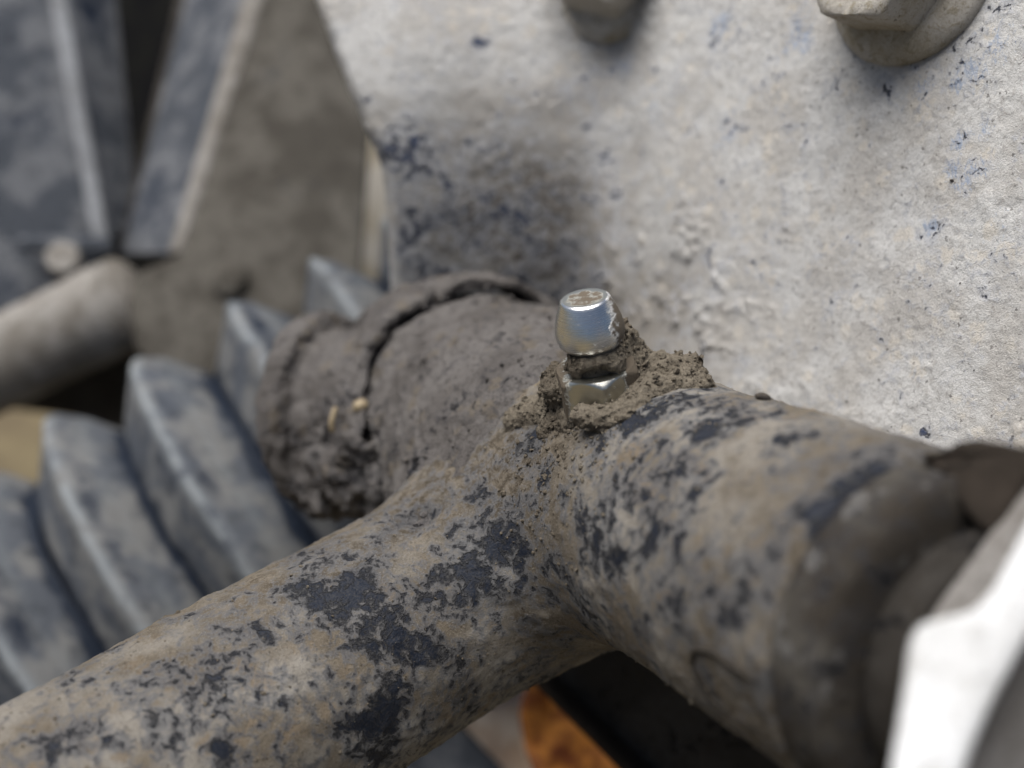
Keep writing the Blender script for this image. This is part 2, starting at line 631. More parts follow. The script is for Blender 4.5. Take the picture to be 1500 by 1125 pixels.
disp += (.4 + 1.6 * heap) * crust * (.5 + fbm(pv, 1.1, 3, .6, 33))
disp += .05 * (1 - 2 * np.abs(fbm(pv, .9, 3, .6, 35)))
pvd = pv + pn * disp[:, None]
wl = blobs(pvd, [(590, 230, 45, .55), (625, 255, 30, .5), (527, 152, 12, .8), (570, 215, 35, .5), (640, 290, 60, .42), (700, 345, 70, .46), (560, 300, 40, .4),
                 (760, 380, 60, .38), (850, 360, 50, .36), (800, 280, 60, .26), (690, 300, 70, .26), (620, 370, 60, .28), (720, 250, 50, .22),
                 (860, 130, 40, .2), (1050, 190, 30, .26), (1045, 35, 28, .3), (1165, 45, 35, .3), (1395, 100, 45, .32), (1395, 215, 18, .25), (1385, 240, 14, .25),
                 (1355, 330, 12, .25), (1060, 260, 25, .2), (1030, 370, 22, .34), (1090, 400, 22, .34), (1410, 250, 30, .22), (710, 55, 12, .5),
                 (1320, 120, 30, .25), (1490, 20, 40, .25), (1310, 575, 8, .5), (1345, 635, 10, .6), (1320, 440, 7, .5), (1060, 400, 20, .3), (600, 330, 60, .4), (760, 300, 70, .38), (830, 420, 60, .45), (690, 400, 60, .42), (660, 230, 40, .36), (870, 250, 40, .3)], 5, 1.2, 1.)
pru = project(pvd)
scr = blobs(pvd, [(1045, 35, 34, 1), (1165, 45, 40, 1), (1400, 105, 40, 1), (1450, 60, 40, .9), (1395, 205, 20, 1.1), (1380, 245, 18, 1.1), (1355, 330, 16, 1.1), (1060, 190, 34, .8),
                  (900, 95, 40, .9), (960, 150, 50, .7), (1340, 120, 30, .9), (1410, 250, 30, .8), (1430, 190, 20, .9), (860, 130, 40, .7), (1000, 250, 40, .5), (1480, 330, 40, .5)], 15)
mudp = np.exp(-((pru[:, 0] - 740) / 170) ** 2 - ((pru[:, 1] - 330) / 150) ** 2) * .95 + .5 * np.exp(-((pru[:, 0] - 960) / 90) ** 2 - ((pru[:, 1] - 470) / 110) ** 2)
mudp = np.clip(mudp * (1 + .5 * fbm(pvd, .2, 4, .6, 61)), 0, 1)
back = pv - pn * 3.2
K = nr * nc
q2 = (q1 + K)[:, ::-1]
rim = np.concatenate([ii[0, :], ii[1:, -1], ii[-1, -2::-1], ii[-2:0:-1, 0]])
rq = np.stack([rim, np.roll(rim, -1), np.roll(rim, -1) + K, rim + K], 1)
allv = np.concatenate([pvd, back])
allq = np.concatenate([q1, q2, rq])
# check the rim winding
bracket = thing('mounting_plate', 'large pale dusty metal plate with folded left edge behind the grease fitting', 'plate', P(1100, 640, 140))
mesh_obj('sheet', allv, allq, M['plate'], bracket, {'wear_shade': np.concatenate([wl, wl * 0]), 'mud': np.concatenate([mudp, mudp * 0]), 'scrape': np.concatenate([scr, scr * 0])})


def plate_pt(u, v):
    d = float(plate_depth(np.array([u]), np.array([v]))[0])
    return P(u, v, d)


def plate_nrm(u, v):
    a = plate_pt(u + 6, v) - plate_pt(u - 6, v)
    b = plate_pt(u, v + 6) - plate_pt(u, v - 6)
    n = unit(np.cross(a, b))
    return n if n @ plate_pt(u, v) < 0 else -n


# ------------------------------------------------------------------ flange bolts on the plate
def hexprism(c, ax, af, h, rot, cham=.5, seg=6, dome=.12):
    """hex head with rounded chamfered top, as a lathe of hexagon rings blended to a circle"""
    u, w, ax = frame(ax)
    nseg = 60
    th = np.arange(nseg) / nseg * 2 * math.pi
    # hexagon radius at angle
    ph = (th - rot) % (math.pi / 3) - math.pi / 6
    hexr = af / 2 / np.cos(ph)
    hexr = np.minimum(hexr, af / 2 / math.cos(math.pi / 6) * .985)
    rc = af / 2 * 1.0
    rings = []
    for s_ in np.linspace(0, 1, 10):
        z = s_ * (h - cham * .55)
        rings.append((z, hexr))
    for k in range(1, 7):
        z = h - cham * .55 + cham * .55 * k / 6
        lim = af / 2 * (1.155 - .16 * (k / 6) ** 1.0)
        rings.append((z, np.minimum(hexr, lim)))
    rings.append((h + .02, np.full(nseg, rc * .86)))
    rings.append((h + .02 + dome * .5, np.full(nseg, rc * .5)))
    rings.append((h + .02 + dome * .6, np.full(nseg, .05)))
    # chamfer: arcs on the flats where the cone cuts the hexagon
    v = np.concatenate([c + ax * z + np.asarray(r)[:, None] * (np.cos(th)[:, None] * u + np.sin(th)[:, None] * w) for z, r in rings])
    f = []
    for i in range(len(rings) - 1):
        for k in range(nseg):
            f.append([i * nseg + k, i * nseg + (k + 1) % nseg, (i + 1) * nseg + (k + 1) % nseg, (i + 1) * nseg + k])
    f.append(list(range(nseg))[::-1]); f.append([(len(rings) - 1) * nseg + k for k in range(nseg)])
    return v, f


def rough_up(v, a, sc_, seed):
    n = np.stack([fbm(v, sc_, 3, .6, seed + k) for k in range(3)], 1)
    return v + n * a


def flange_bolt(u, v, label, fr, af, h, rot):
    c = plate_pt(u, v)
    n = plate_nrm(u, v)
    t = thing('flange_bolt', label, 'bolt', c, 'dust coated flange bolts at the top of the plate')
    prof = densify([(-1.0, fr * .98), (.5, fr), (1.0, fr * .985), (1.5, fr * .93), (2.1, af * .62), (2.4, af * .5)], .35)
    vv_, ff = lathe(prof, 96, c, n)
    mesh_obj('flange', rough_up(vv_, .10, .7, 3), ff, M['bolt'], t)
    vv_, ff = hexprism(c + n * 1.6, n, af, h, rot, cham=1.0, dome=.3)
    o = mesh_obj('hex_head', rough_up(vv_, .07, .6, 8), ff, M['bolt'], t)
    o.data.set_sharp_from_angle(angle=R(50))
    return t


flange_bolt(1340, -40, 'larger dusty hex flange bolt head at the top right of the plate', 9.0, 12.2, 6.2, .35)
flange_bolt(892, -36, 'smaller blurred hex flange bolt head near the plate fold, cut by the top edge', 8.8, 12.0, 6.2, .2)

# ------------------------------------------------------------------ suspension arm (pivot tube + leg)
PIT = P(612, 752, 118)


def arm_parts(p):
    dA = sd_cyl(p, A0 + AX * 2, SEAM, RA - .5) - .5
    dB = sd_cyl(p, BJ, BE, RB)
    return dA, dB


def arm_sdf(p):
    dA, dB = arm_parts(p)
    d = smin(dA, dB, 11)
    # forged flat where the fitting is screwed in
    return d


v, q = nets(arm_sdf, (-62, -52, -148), (44, 8, -66), .33)
n = vnormals(v, q)
pit = spot(v, 612, 745)
dN = np.linalg.norm(v - NB, axis=1)
disp = .30 * fbm(v, .10, 3, .5, 41) + .16 * fbm(v, .55, 4, .6, 43)
cr = fbm(v, .33, 4, .6, 47)
disp += .35 * np.clip(cr - .02, 0, 1) * (1 + fbm(v, 1.6, 3, .6, 51))
dA, dB = arm_parts(v)
crease = np.exp(-((dA - dB) / 1.6) ** 2) * np.exp(-np.maximum(np.minimum(dA, dB), 0) * .2)
disp += .45 * crease * (fbm(v, .45, 3, .6, 55) + .15)
disp -= 1.5 * np.exp(-(np.linalg.norm((v - pit) * np.array([.75, 1.3, 1]), axis=1) / 1.5) ** 2)
vd = v + n * disp[:, None]
wl = blobs(vd, [(850, 775, 34, .75), (872, 735, 26, .7), (960, 700, 42, .55), (905, 690, 28, .45), (1065, 607, 26, .7), (1035, 622, 26, .75), (1105, 604, 18, .6),
                (1150, 637, 22, .6), (1185, 632, 12, .8), (1222, 745, 32, .85), (1235, 700, 20, .6), (1190, 735, 16, .7), (1235, 785, 34, .85), (1270, 690, 18, .6),
                (790, 690, 16, .7), (775, 640, 16, .8), (690, 820, 50, .75), (640, 855, 34, .75), (740, 790, 36, .6), (800, 860, 44, .5), (850, 900, 34, .5),
                (760, 735, 22, .7), (555, 925, 34, .7), (605, 945, 26, .7), (560, 1050, 46, .85), (530, 1000, 30, .6), (640, 950, 26, .5), (490, 870, 36, .6),
                (520, 855, 26, .6), (385, 920, 14, .7), (170, 1085, 22, .6), (330, 1090, 18, .7), (945, 780, 30, .45), (975, 795, 25, .55), (895, 830, 30, .6),
                (300, 990, 50, .3), (420, 1010, 46, .35), (200, 1000, 40, .25), (960, 590, 26, .75), (1005, 575, 22, .8), (925, 607, 18, .7), (1060, 900, 40, .4),
                (1010, 690, 40, .35), (870, 650, 24, .3), (1130, 780, 40, .3), (880, 610, 14, .4), (1060, 1020, 30, .4), (240, 1060, 30, .35), (90, 1090, 30, .4),
                (860, 690, 20, .4), (430, 860, 26, .4), (975, 905, 30, .4)], 7, 1.35, .78)
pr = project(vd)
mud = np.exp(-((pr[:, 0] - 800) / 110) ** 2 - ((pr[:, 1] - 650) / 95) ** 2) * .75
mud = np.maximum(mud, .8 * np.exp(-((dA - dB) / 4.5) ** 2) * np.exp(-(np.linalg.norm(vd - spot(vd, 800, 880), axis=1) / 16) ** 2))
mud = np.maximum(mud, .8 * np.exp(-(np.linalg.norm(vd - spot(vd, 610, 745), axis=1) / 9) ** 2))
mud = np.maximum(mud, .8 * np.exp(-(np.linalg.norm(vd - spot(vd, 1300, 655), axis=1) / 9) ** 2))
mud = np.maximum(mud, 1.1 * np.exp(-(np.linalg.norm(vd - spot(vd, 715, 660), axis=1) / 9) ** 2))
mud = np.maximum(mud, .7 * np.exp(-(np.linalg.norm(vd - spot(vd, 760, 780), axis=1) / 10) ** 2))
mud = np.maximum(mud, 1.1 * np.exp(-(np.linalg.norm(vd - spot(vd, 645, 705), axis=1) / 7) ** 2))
mud = np.maximum(mud, .75 * np.exp(-(np.linalg.norm(vd - spot(vd, 1040, 900), axis=1) / 11) ** 2))  # brown dust, deepened to paint shade on the tube's lower half
mud = np.maximum(mud, 1.1 * np.exp(-(np.linalg.norm(vd - spot(vd, 1215, 990), axis=1) / 12) ** 2))  # greasy brown by the seam, darkened to paint the shade there
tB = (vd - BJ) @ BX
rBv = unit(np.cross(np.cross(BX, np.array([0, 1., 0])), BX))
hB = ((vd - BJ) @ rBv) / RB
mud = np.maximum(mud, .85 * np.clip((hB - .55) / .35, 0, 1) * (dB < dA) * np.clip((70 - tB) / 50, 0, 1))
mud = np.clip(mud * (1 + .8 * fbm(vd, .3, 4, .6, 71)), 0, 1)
wl = np.clip(wl + .35 * crease * (.6 + fbm(vd, .4, 3, .6, 73)), 0, 1)
nd = vnormals(vd, q)
arm = thing('suspension_arm', 'dust covered suspension arm tube joining a pivot tube, navy paint showing through', 'suspension arm', P(820, 900, 118))
isB = (dB < dA)[q].sum(1) >= 2


def submesh(name, sel, mat, par):
    qq = q[sel]
    used = np.unique(qq)
    mp = np.full(len(vd), -1); mp[used] = np.arange(len(used))
    return mesh_obj(name, vd[used], mp[qq], mat, par, {'wear_shade': wl[used], 'mud': mud[used]}, normals=nd[used])


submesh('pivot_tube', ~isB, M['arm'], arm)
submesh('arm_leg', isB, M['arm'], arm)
ARMV, ARMN = vd, nd

# sleeve and bushing at the near end of the pivot tube
prof = densify([(-2, 9), (-.2, 9.0), (.2, 9.6), (.35, RA - .5), (.8, RA - .3), (4.4, RA - .4), (4.8, RA - .8), (5.1, RA - 2.2), (5.1, 3)], .5)
v_, f_ = lathe(prof, 160, SEAM, AX)
v_ = rough_up(v_, .22, .3, 12)
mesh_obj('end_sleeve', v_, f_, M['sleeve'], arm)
prof = densify([(4.6, 7), (5.3, 8.5), (5.6, RA - 3.4), (7.5, RA - 3.2), (8, RA - 4.0), (8, 3)], .5)
v_, f_ = lathe(prof, 120, SEAM, AX)
mesh_obj('bushing_washer', rough_up(v_, .1, .3, 4), f_, M['dark'], arm)


# ------------------------------------------------------------------ mud caked bushing at the far end
def bush_r(t):
    ts = [-9, -2.2, -1.8, .6, 1.2, 2.4, 3.4, 4.4, 6.0, 8, 12, 18, 23, 27, 29]
    rs = [15.0, 15.0, 15.5, 15.7, 15.6, 15.2, 14.3, 13.9, 14.1, 14.9, 15.1, 14.6, 13.9, 13.0, 12.3]
    return np.interp(t, ts, rs)


FC = P(575, 606, 151)
FA = unit((-.88, -.02, -.47))
LUMPS = [(520, 690, 144, 4.5), (478, 690, 149, 4.5), (565, 715, 143, 4.0), (610, 690, 139, 5), (450, 680, 153, 4.0), (545, 640, 141, 4.2),
         (500, 715, 147, 3.2), (590, 735, 141, 2.6), (540, 735, 144, 2.4), (520, 615, 144, 3.4), (470, 725, 150, 2.4)]


def bush_sdf(p):
    r_ = p - A0
    t = r_ @ AX
    rad = np.sqrt(np.maximum((r_ ** 2).sum(-1) - t * t, 0))
    wob = noise(p, .22, 5) * .45 + noise(p, .6, 6) * .22
    d1 = np.maximum((rad - bush_r(t)) * .85, np.maximum(-9 - t, t - 28.5))
    shell = np.maximum(np.abs(rad + wob * 1.4 - 16.9) - .62, np.abs(t + 3.4 + wob * 2) - 4.6 + 2.5 * np.clip(noise(p, .3, 8) - .25, 0, 1))
    d1 = np.minimum(d1, np.maximum(rad - 15, np.abs(t + 5) - 4))
    r_ = p - FC
    t = r_ @ FA
    rad = np.sqrt(np.maximum((r_ ** 2).sum(-1) - t * t, 0))
    prof = np.interp(t, [-6, 4.5, 5.2, 7.4, 7.9, 10.2, 11.2], [10.4, 10.4, 10.2, 10.6, 12.6, 12.9, 11.9])
    d2 = np.maximum((rad - prof) * .9, np.maximum(-8 - t, t - 11.2))
    d = smin(d1, d2, 1.2)
    for l in LUMPS:
        d = smin(d, np.linalg.norm(p - P(*l[:3]), axis=-1) - l[3], 1.3)
    d = smin(d, arm_sdf(p) + 1.3, 7.5)          # mud fillet against the arm
    d = np.minimum(d, shell)
    r_ = p - A0
    t = r_ @ AX
    rad = np.sqrt(np.maximum((r_ ** 2).sum(-1) - t * t, 0))
    gap = np.maximum(np.abs(rad + wob * 1.2 - 15.95) - .42 - .3 * noise(p, .25, 13), np.abs(t - 1.5) - 5.5)
    return np.maximum(d, -gap)


v, q = nets(bush_sdf, (-32, -24, -174), (20, 17.5, -104), .36)
n = vnormals(v, q)
low = np.clip(sum(np.exp(-(np.linalg.norm(v - P(*l[:3]), axis=1) / (l[3] * 1.25)) ** 4) for l in LUMPS), 0, 1)
disp = .32 * fbm(v, .16, 3, .5, 81) + .38 * fbm(v, .6, 4, .62, 83) + .18 * (1 - 2.5 * np.abs(fbm(v, .5, 3, .6, 84)))
disp += low * (1.9 * fbm(v, .34, 4, .62, 85) + .3 * fbm(v, 1.2, 3, .6, 88))
disp -= .7 * np.clip(.10 - np.abs(fbm(v, .16, 3, .55, 89)), 0, 1) / .10 * .35
disp += .25 * np.clip(noise(v, .9, 92) - .55, 0, 1) / .45
vd = v + n * disp[:, None]
t = (vd - A0) @ AX
radv = np.linalg.norm(vd - A0 - t[:, None] * AX, axis=1)
crack = ((t < 1.2) & (radv > 15.7) & (radv < 16.4)) * .5
bl = np.clip(.9 * crack + low * .25 + blobs(vd, [(545, 700, 30, .4), (600, 690, 20, .4), (640, 600, 14, .35), (660, 590, 12, .4)], 9), 0, 1)
seal = thing('pivot_bushing', 'cylindrical bushing caked in cracked grey mud at the far end of the pivot tube', 'bushing', P(600, 720, 150))
tt_ = (vd - A0) @ AX
selF = ((tt_ < .9) & ((vd - FC) @ FA > 2.5))[q].sum(1) >= 2
nd = vnormals(vd, q)
for nm_, sel in (('flange', selF), ('mud_collar', ~selF)):
    qq = q[sel]; used = np.unique(qq)
    mp = np.full(len(vd), -1); mp[used] = np.arange(len(used))
    mesh_obj(nm_, vd[used], mp[qq], M['mud'], seal, {'wear_shade': bl[used]}, normals=nd[used])
BUSHV, BUSHN = vd, nd

# ------------------------------------------------------------------ grease fitting
wax = w_dir(NX)
M['steel'] = steel('polished_zinc_steel', (.80, .81, .81), .24, None, wax)
M['steelhex'] = steel('dull_zinc_hex', (.58, .575, .52), .30, None, wax, False)
fit = thing('grease_fitting', 'shiny steel grease fitting standing in mud on top of the pivot tube', 'grease fitting', NB)
HB = NB - NX * .2
v_, f_ = hexprism(HB, NX, 7.6, 3.5, 0, cham=1.25, dome=.05)
# turn a flat to the camera
u_, w_, _ = frame(NX)
toc = unit(-HB); toc = unit(toc - (toc @ NX) * NX)
ang = math.atan2(toc @ w_, toc @ u_) + R(7)
v_, f_ = hexprism(HB, NX, 6.7, 3.7, ang, cham=1.1, dome=.05)
rt = (v_ - HB) @ unit(np.cross(NX, toc))
o = mesh_obj('hex_base', v_, f_, M['steelhex'], fit, {'mud': np.clip(.15 + .9 * np.clip(np.abs(rt + .2) - 2.1, 0, 1), 0, 1)})
o.data.set_sharp_from_angle(angle=R(28))
v_, f_ = lathe(densify([(3.4, 2.5), (4.0, 2.1), (4.9, 2.1), (5.6, 2.25)], .15), 64, HB, NX)
mesh_obj('neck', rough_up(v_, .15, .9, 5), f_, M['brownmud'], fit)
prof = [(5.35, 1.0), (5.4, 1.7), (5.52, 2.05), (5.8, 2.5), (6.2, 2.80), (6.7, 2.96), (7.25, 2.98), (7.9, 2.88), (8.6, 2.66), (9.4, 2.36), (9.75, 2.21), (9.93, 2.12), (10.03, 2.02), (10.06, 1.9)]
v_, f_ = lathe(prof, 128, HB, NX)
rel_ = v_ - HB
rt = (rel_ - (rel_ @ NX)[:, None] * NX)[:, 0]
head = mesh_obj('ball_head', v_, [x for x in f_ if len(x) == 4], M['steel'], fit, {'mud': np.clip((rt - 1.15) / 1.8, 0, 1) * 1.0 + .4 * np.clip((6.0 - rel_ @ NX) / .6, 0, 1)})
v_, f_ = lathe([(10.05, 1.93), (10.045, 1.75), (10.03, 1.5), (10.02, 1.3), (10.01, 1.1), (9.96, .85), (9.94, .6), (9.97, .45), (10.05, .3), (10.08, .02)], 96, HB, NX)
v_[:] = v_
rr_ = np.linalg.norm(np.cross(v_ - HB, NX), axis=1)
mesh_obj('filler_tip', v_, [x for x in f_ if len(x) == 4], M['steelhex'], head, {'mud': np.clip((1.75 - rr_) * 2., 0, .62)})

# ------------------------------------------------------------------ crumbly mud round the fitting
def on_surf(px, py, r_, lift):
    c = spot(ARMV, px, py)
    return (c + unit(-c) * (lift - .3) * r_, r_ * .8)


MB = [on_surf(*x) for x in [(815, 590, 2.3, .0), (785, 600, 2.2, -.1), (757, 612, 2.0, -.2), (850, 598, 1.5, .1), (880, 600, 1.4, .1), (910, 594, 1.5, .1), (935, 580, 1.9, .0),
                            (965, 565, 2.0, .0), (1000, 556, 1.8, .0), (1030, 558, 1.2, 0), (835, 612, 1.6, -.3), (800, 625, 1.5, -.4), (870, 614, 1.3, -.35), (905, 606, 1.2, -.3)]]
dn = -NB[2]
MB += [(P(*x[:3]), x[3] * .78) for x in [(815, 565, dn + 1, 2.0), (832, 550, dn + .6, 1.4), (833, 572, dn - 2.0, 1.0), (925, 545, dn + 1.2, 2.4), (950, 545, dn + 2.0, 2.0), (918, 516, dn + 1.5, 1.6), (905, 495, dn + 1.2, 1.6),
                                  (975, 545, dn + 2, 2.0), (1010, 540, dn + 2, 1.7), (921, 565, dn - .2, 1.5), (906, 520, dn - .6, 1.5), (912, 500, dn + .4, 1.2), (872, 530, dn - 3.6, 1.5), (848, 532, dn - 3.0, 1.4), (892, 530, dn - 3.2, 1.6), (850, 612, dn - 4.2, 1.1), (875, 615, dn - 4.8, 1.1), (900, 609, dn - 4.4, 1.1)]]


def mud_sdf(p):
    d = None
    for l in MB:
        e = np.linalg.norm(p - l[0], axis=-1) - l[1]
        d = e if d is None else smin(d, e, 1.5)
    # keep the bright hex face and polished head clear
    hx = np.linalg.norm((p - P(880, 566, dn - 5)) * np.array([.85, 1.25, .75]), axis=-1) - 2.1
    d = np.maximum(d, -hx)
    return d


mc = np.array([l[0] for l in MB]); mr = max(l[1] for l in MB) + .6
print('fitting depth', dn)
v, q = nets(mud_sdf, mc.min(0) - mr, mc.max(0) + mr, .19)
n = vnormals(v, q)
disp = .45 * fbm(v, .6, 4, .62, 101) + .30 * np.clip(fbm(v, 2.2, 3, .6, 105), -.2, 1)
vd = v + n * disp[:, None]
mesh_obj('caked_mud', vd, q, M['brownmud'], arm, {'wear_shade': np.clip(.6 * (fbm(vd, .9, 3, .6, 111)), 0, 1)})
MUDV, MUDN = vd, vnormals(vd, q)


# crumbs: small angular grains strewn on the mud and tube (nobody could count them)
def grains(name, pts, nrm, rads, mat, label, cat):
    t = (1 + 5 ** .5) / 2
    ico = np.array([(-1, t, 0), (1, t, 0), (-1, -t, 0), (1, -t, 0), (0, -1, t), (0, 1, t), (0, -1, -t), (0, 1, -t), (t, 0, -1), (t, 0, 1), (-t, 0, -1), (-t, 0, 1)]) / 1.9
    fc = np.array([(0, 11, 5), (0, 5, 1), (0, 1, 7), (0, 7, 10), (0, 10, 11), (1, 5, 9), (5, 11, 4), (11, 10, 2), (10, 7, 6), (7, 1, 8), (3, 9, 4), (3, 4, 2), (3, 2, 6), (3, 6, 8), (3, 8, 9), (4, 9, 5), (2, 4, 11), (6, 2, 10), (8, 6, 7), (9, 8, 1)])
    V, Fc = [], []
    for i, (p, nv, r_) in enumerate(zip(pts, nrm, rads)):
        s = rng.uniform(.55, 1.35, 3)
        qv = ico * s * (1 + rng.uniform(-.18, .18, (12, 1)))
        a = rng.normal(size=3); u, w, a = frame(a)
        qv = qv @ np.stack([u, w, a])
        V.append(p + nv * r_ * .25 + qv * r_)
        Fc.append(fc + 12 * i)
    o = mesh_obj(name, np.concatenate(V), np.concatenate(Fc), mat, None, smooth=False)
    tag(o, label, cat, kind='stuff')
    return o


sel = rng.choice(len(MUDV), 1800)
grains('mud_crumbs', MUDV[sel], MUDN[sel], rng.gamma(2.2, .05, 1800), M['brownmud'], 'fine brown mud crumbs heaped round the grease fitting base', 'mud')
w8 = np.exp(-(np.linalg.norm(ARMV - spot(ARMV, 830, 625), axis=1) / 6.5) ** 2)
sel = rng.choice(len(ARMV), 700, p=w8 / w8.sum())
grains('loose_dirt', ARMV[sel], ARMN[sel], rng.gamma(2., .05, 700), M['brownmud'], 'loose brown dirt grains scattered on the tube below the fitting', 'dirt')
facing = (ARMN * ARMV).sum(1) < 0
wf = facing * 1.0
sel = rng.choice(len(ARMV), 1200, p=wf / wf.sum())
grains('tube_grit', ARMV[sel], ARMN[sel], rng.gamma(2., .03, 1200), M['brownmud'], 'fine brown grit stuck all over the suspension arm', 'grit')
wf = ((BUSHN * BUSHV).sum(1) < 0) * 1.0
sel = rng.choice(len(BUSHV), 900, p=wf / wf.sum())
grains('bushing_grit', BUSHV[sel], BUSHN[sel], rng.gamma(2., .07, 900), M['mud'], 'fine grey grit stuck on the mud caked bushing', 'grit')
sel = rng.choice(len(pvd), 110)
grains('plate_grit', pvd[sel], pn[sel], rng.gamma(2., .035, 110), M['darkgrit'], 'tiny dark grit specks stuck on the pale plate', 'grit')

# ------------------------------------------------------------------ straws, fibres, chips
def on_arm(px, py, lift=.15, V=ARMV, Nn=ARMN):
    c = spot(V, px, py)
    i = np.argmin(((V - c) ** 2).sum(1))
    return V[i] + Nn[i] * lift


def strand(name, pts, rad, mat, label, cat):
    pts = np.asarray(pts)
    k = np.linspace(0, len(pts) - 1, len(pts) * 6)
    path = np.stack([np.interp(k, np.arange(len(pts)), pts[:, c]) for c in range(3)], 1)
    for _ in range(4):
        path[1:-1] = (path[:-2] + path[1:-1] * 2 + path[2:]) / 4
    rr = rad * np.clip(np.minimum(np.linspace(0, 8, len(path)), np.linspace(8, 0, len(path))) + .35, 0, 1)
    v_, f_ = tube(path, rr, 8)
    return tag(mesh_obj(name, v_, f_, mat), label, cat)


strand('straw', [P(492, 596, 137.5), P(489, 606, 137.3), P(485, 620, 137.2), P(488, 634, 137.6)], .34, M['straw'], 'short curved pale straw stuck upright in the grey mud flange', 'straw')
strand('straw', [on_arm(795, 622, .08), on_arm(815, 617, .16), on_arm(838, 616, .12), on_arm(862, 611, .18), on_arm(884, 612, .1), on_arm(902, 607, .08)], .11, M['straw'], 'flat tan straw lying in the crumbs just below the hex base', 'straw')
strand('grass_fibre', [P(733, 590, 120.5), P(765, 577, 118), P(795, 558, 116.8), P(815, 546, 117)], .085, M['straw'], 'thin pale grass fibre leaning left of the fitting hex', 'grass fibre')
strand('root_fibre', [on_arm(1060, 1050, .05), on_arm(1035, 1022, .1), on_arm(1012, 988, .1), on_arm(1006, 968, .1), on_arm(1016, 957, .1), on_arm(1040, 958, .1), on_arm(1068, 974, .1), on_arm(1102, 1000, .05)],
       .20, M['fibre'], 'dark looped root fibre stuck to the shaded underside of the tube', 'fibre')


def chip(name, c, ln, wd, ax, mat, label, cat):
    u, w, a = frame(ax)
    th = np.linspace(-1, 1, 9)
    v_, f_ = lathe([(x * ln / 2, max(.02, wd / 2 * math.sqrt(max(0, 1 - x * x)))) for x in th], 10, c, ax)
    return tag(mesh_obj(name, rough_up(v_, .08, 1.5, 6), f_, mat), label, cat)


c = on_arm(1116, 577, .2)
chip('dirt_chip', c, 1.4, .7, (1, -.25, .1), M['darkgrit'], 'small dark chip lying on the upper edge of the tube', 'dirt chip')
c = on_arm(848, 621, .3, MUDV, MUDN)
chip('dirt_chip', on_arm(874, 619, .15), 1.0, .7, (1, .2, .1), M['darkgrit'], 'tiny black chip in the crumbs below the hex base', 'dirt chip')
chip('pebble', spot(BUSHV, 523, 590) + np.array([0, 0, .4]), 1.9, 1.6, (1, .3, 0), M['straw'], 'tiny tan pebble in the mud beside the upright straw', 'pebble')
chip('pebble', spot(BUSHV, 631, 424) + np.array([0, 0, .6]), 2.2, 1.3, (.1, 1, .1), M['mud'], 'small grey pebble stuck on the cracked mud rim top', 'pebble')

# ------------------------------------------------------------------ pleated drive shaft boot
peaks = np.array([(-170, 800), (-55, 708), (65, 620), (177, 527), (303, 440), (425, 385), (548, 350)], float)
ux = unit(P(303, 440, 197) - P(65, 620, 210))
# axis set one boot radius away from the crest silhouette
prad = np.array([.62, .78])
RB_ = 38.0
dC = np.linspace(197, 208.5, 7)
CP = []
for (px, py), d in zip(peaks, dC):
    rp = RB_ * F / d
    CP.append(P(px + prad[0] * rp, py + prad[1] * rp, d))
CP = np.array(CP)
# straight least squares axis
cm = CP.mean(0)
_, _, vt = np.linalg.svd(CP - cm)
bx = vt[0] if vt[0] @ (CP[-1] - CP[0]) > 0 else -vt[0]
ts = (CP - cm) @ bx
boot = thing('drive_shaft_boot', 'dusty black rubber bellows boot with wide pleats behind the arm', 'rubber boot', cm - np.array([0, 38, 0]))
for i in range(7):
    t0 = ts[i]
    pl = (ts[i] - ts[i - 1]) if i else (ts[1] - ts[0])
    pr_ = (ts[i + 1] - ts[i]) if i < 6 else (ts[6] - ts[5])
    Rc = RB_ * (1 if i < 5 else 1 - .03 * (i - 4))
    rv = Rc - 8.8
    prof = [(t0 - pl * .5, rv), (t0 - pl * .47, rv + .3), (t0 - pl * .42, rv + 1.5), (t0 - pl * .10, Rc - 1.5), (t0 - pl * .03, Rc - .2), (t0, Rc), (t0 + pr_ * .035, Rc - .15),
            (t0 + pr_ * .09, Rc - .9), (t0 + pr_ * .2, Rc - 2.2), (t0 + pr_ * .23, Rc - 3.0), (t0 + pr_ * .42, rv + 1.6), (t0 + pr_ * .47, rv + .3), (t0 + pr_ * .5, rv)]
    prof = densify(prof, 1.0)
    u_, w_, a_ = frame(bx)
    v_, f_ = lathe(prof, 220, cm, bx)
    f_ = [x for x in f_ if len(x) == 4]
    k = np.repeat(np.arange(len(prof)), 220)
    s_ = np.array([p[0] for p in prof])[k]; r_ = np.array([p[1] for p in prof])[k]
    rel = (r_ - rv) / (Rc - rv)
    wear_shade = np.where(rel < .24, .95 - rel * 3.4, .14) + .25 * np.exp(-((s_ - t0 - pr_ * .13) / 1.0) ** 2)  # grooves coloured darker to paint the shade between pleats
    wear_shade = wear_shade - .35 * np.exp(-((s_ - t0) / 1.1) ** 2)
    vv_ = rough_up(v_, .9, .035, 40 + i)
    pal = np.exp(-((s_ - t0) / .9) ** 2) + .35 * np.exp(-((s_ - t0 - pr_ * .26) / .8) ** 2)  # highlights along the crests painted in as a paler colour
    mesh_obj('pleat', vv_, f_, M['rubber'], boot, {'wear_shade': wear_shade, 'pale': np.clip(pal, 0, 1)})

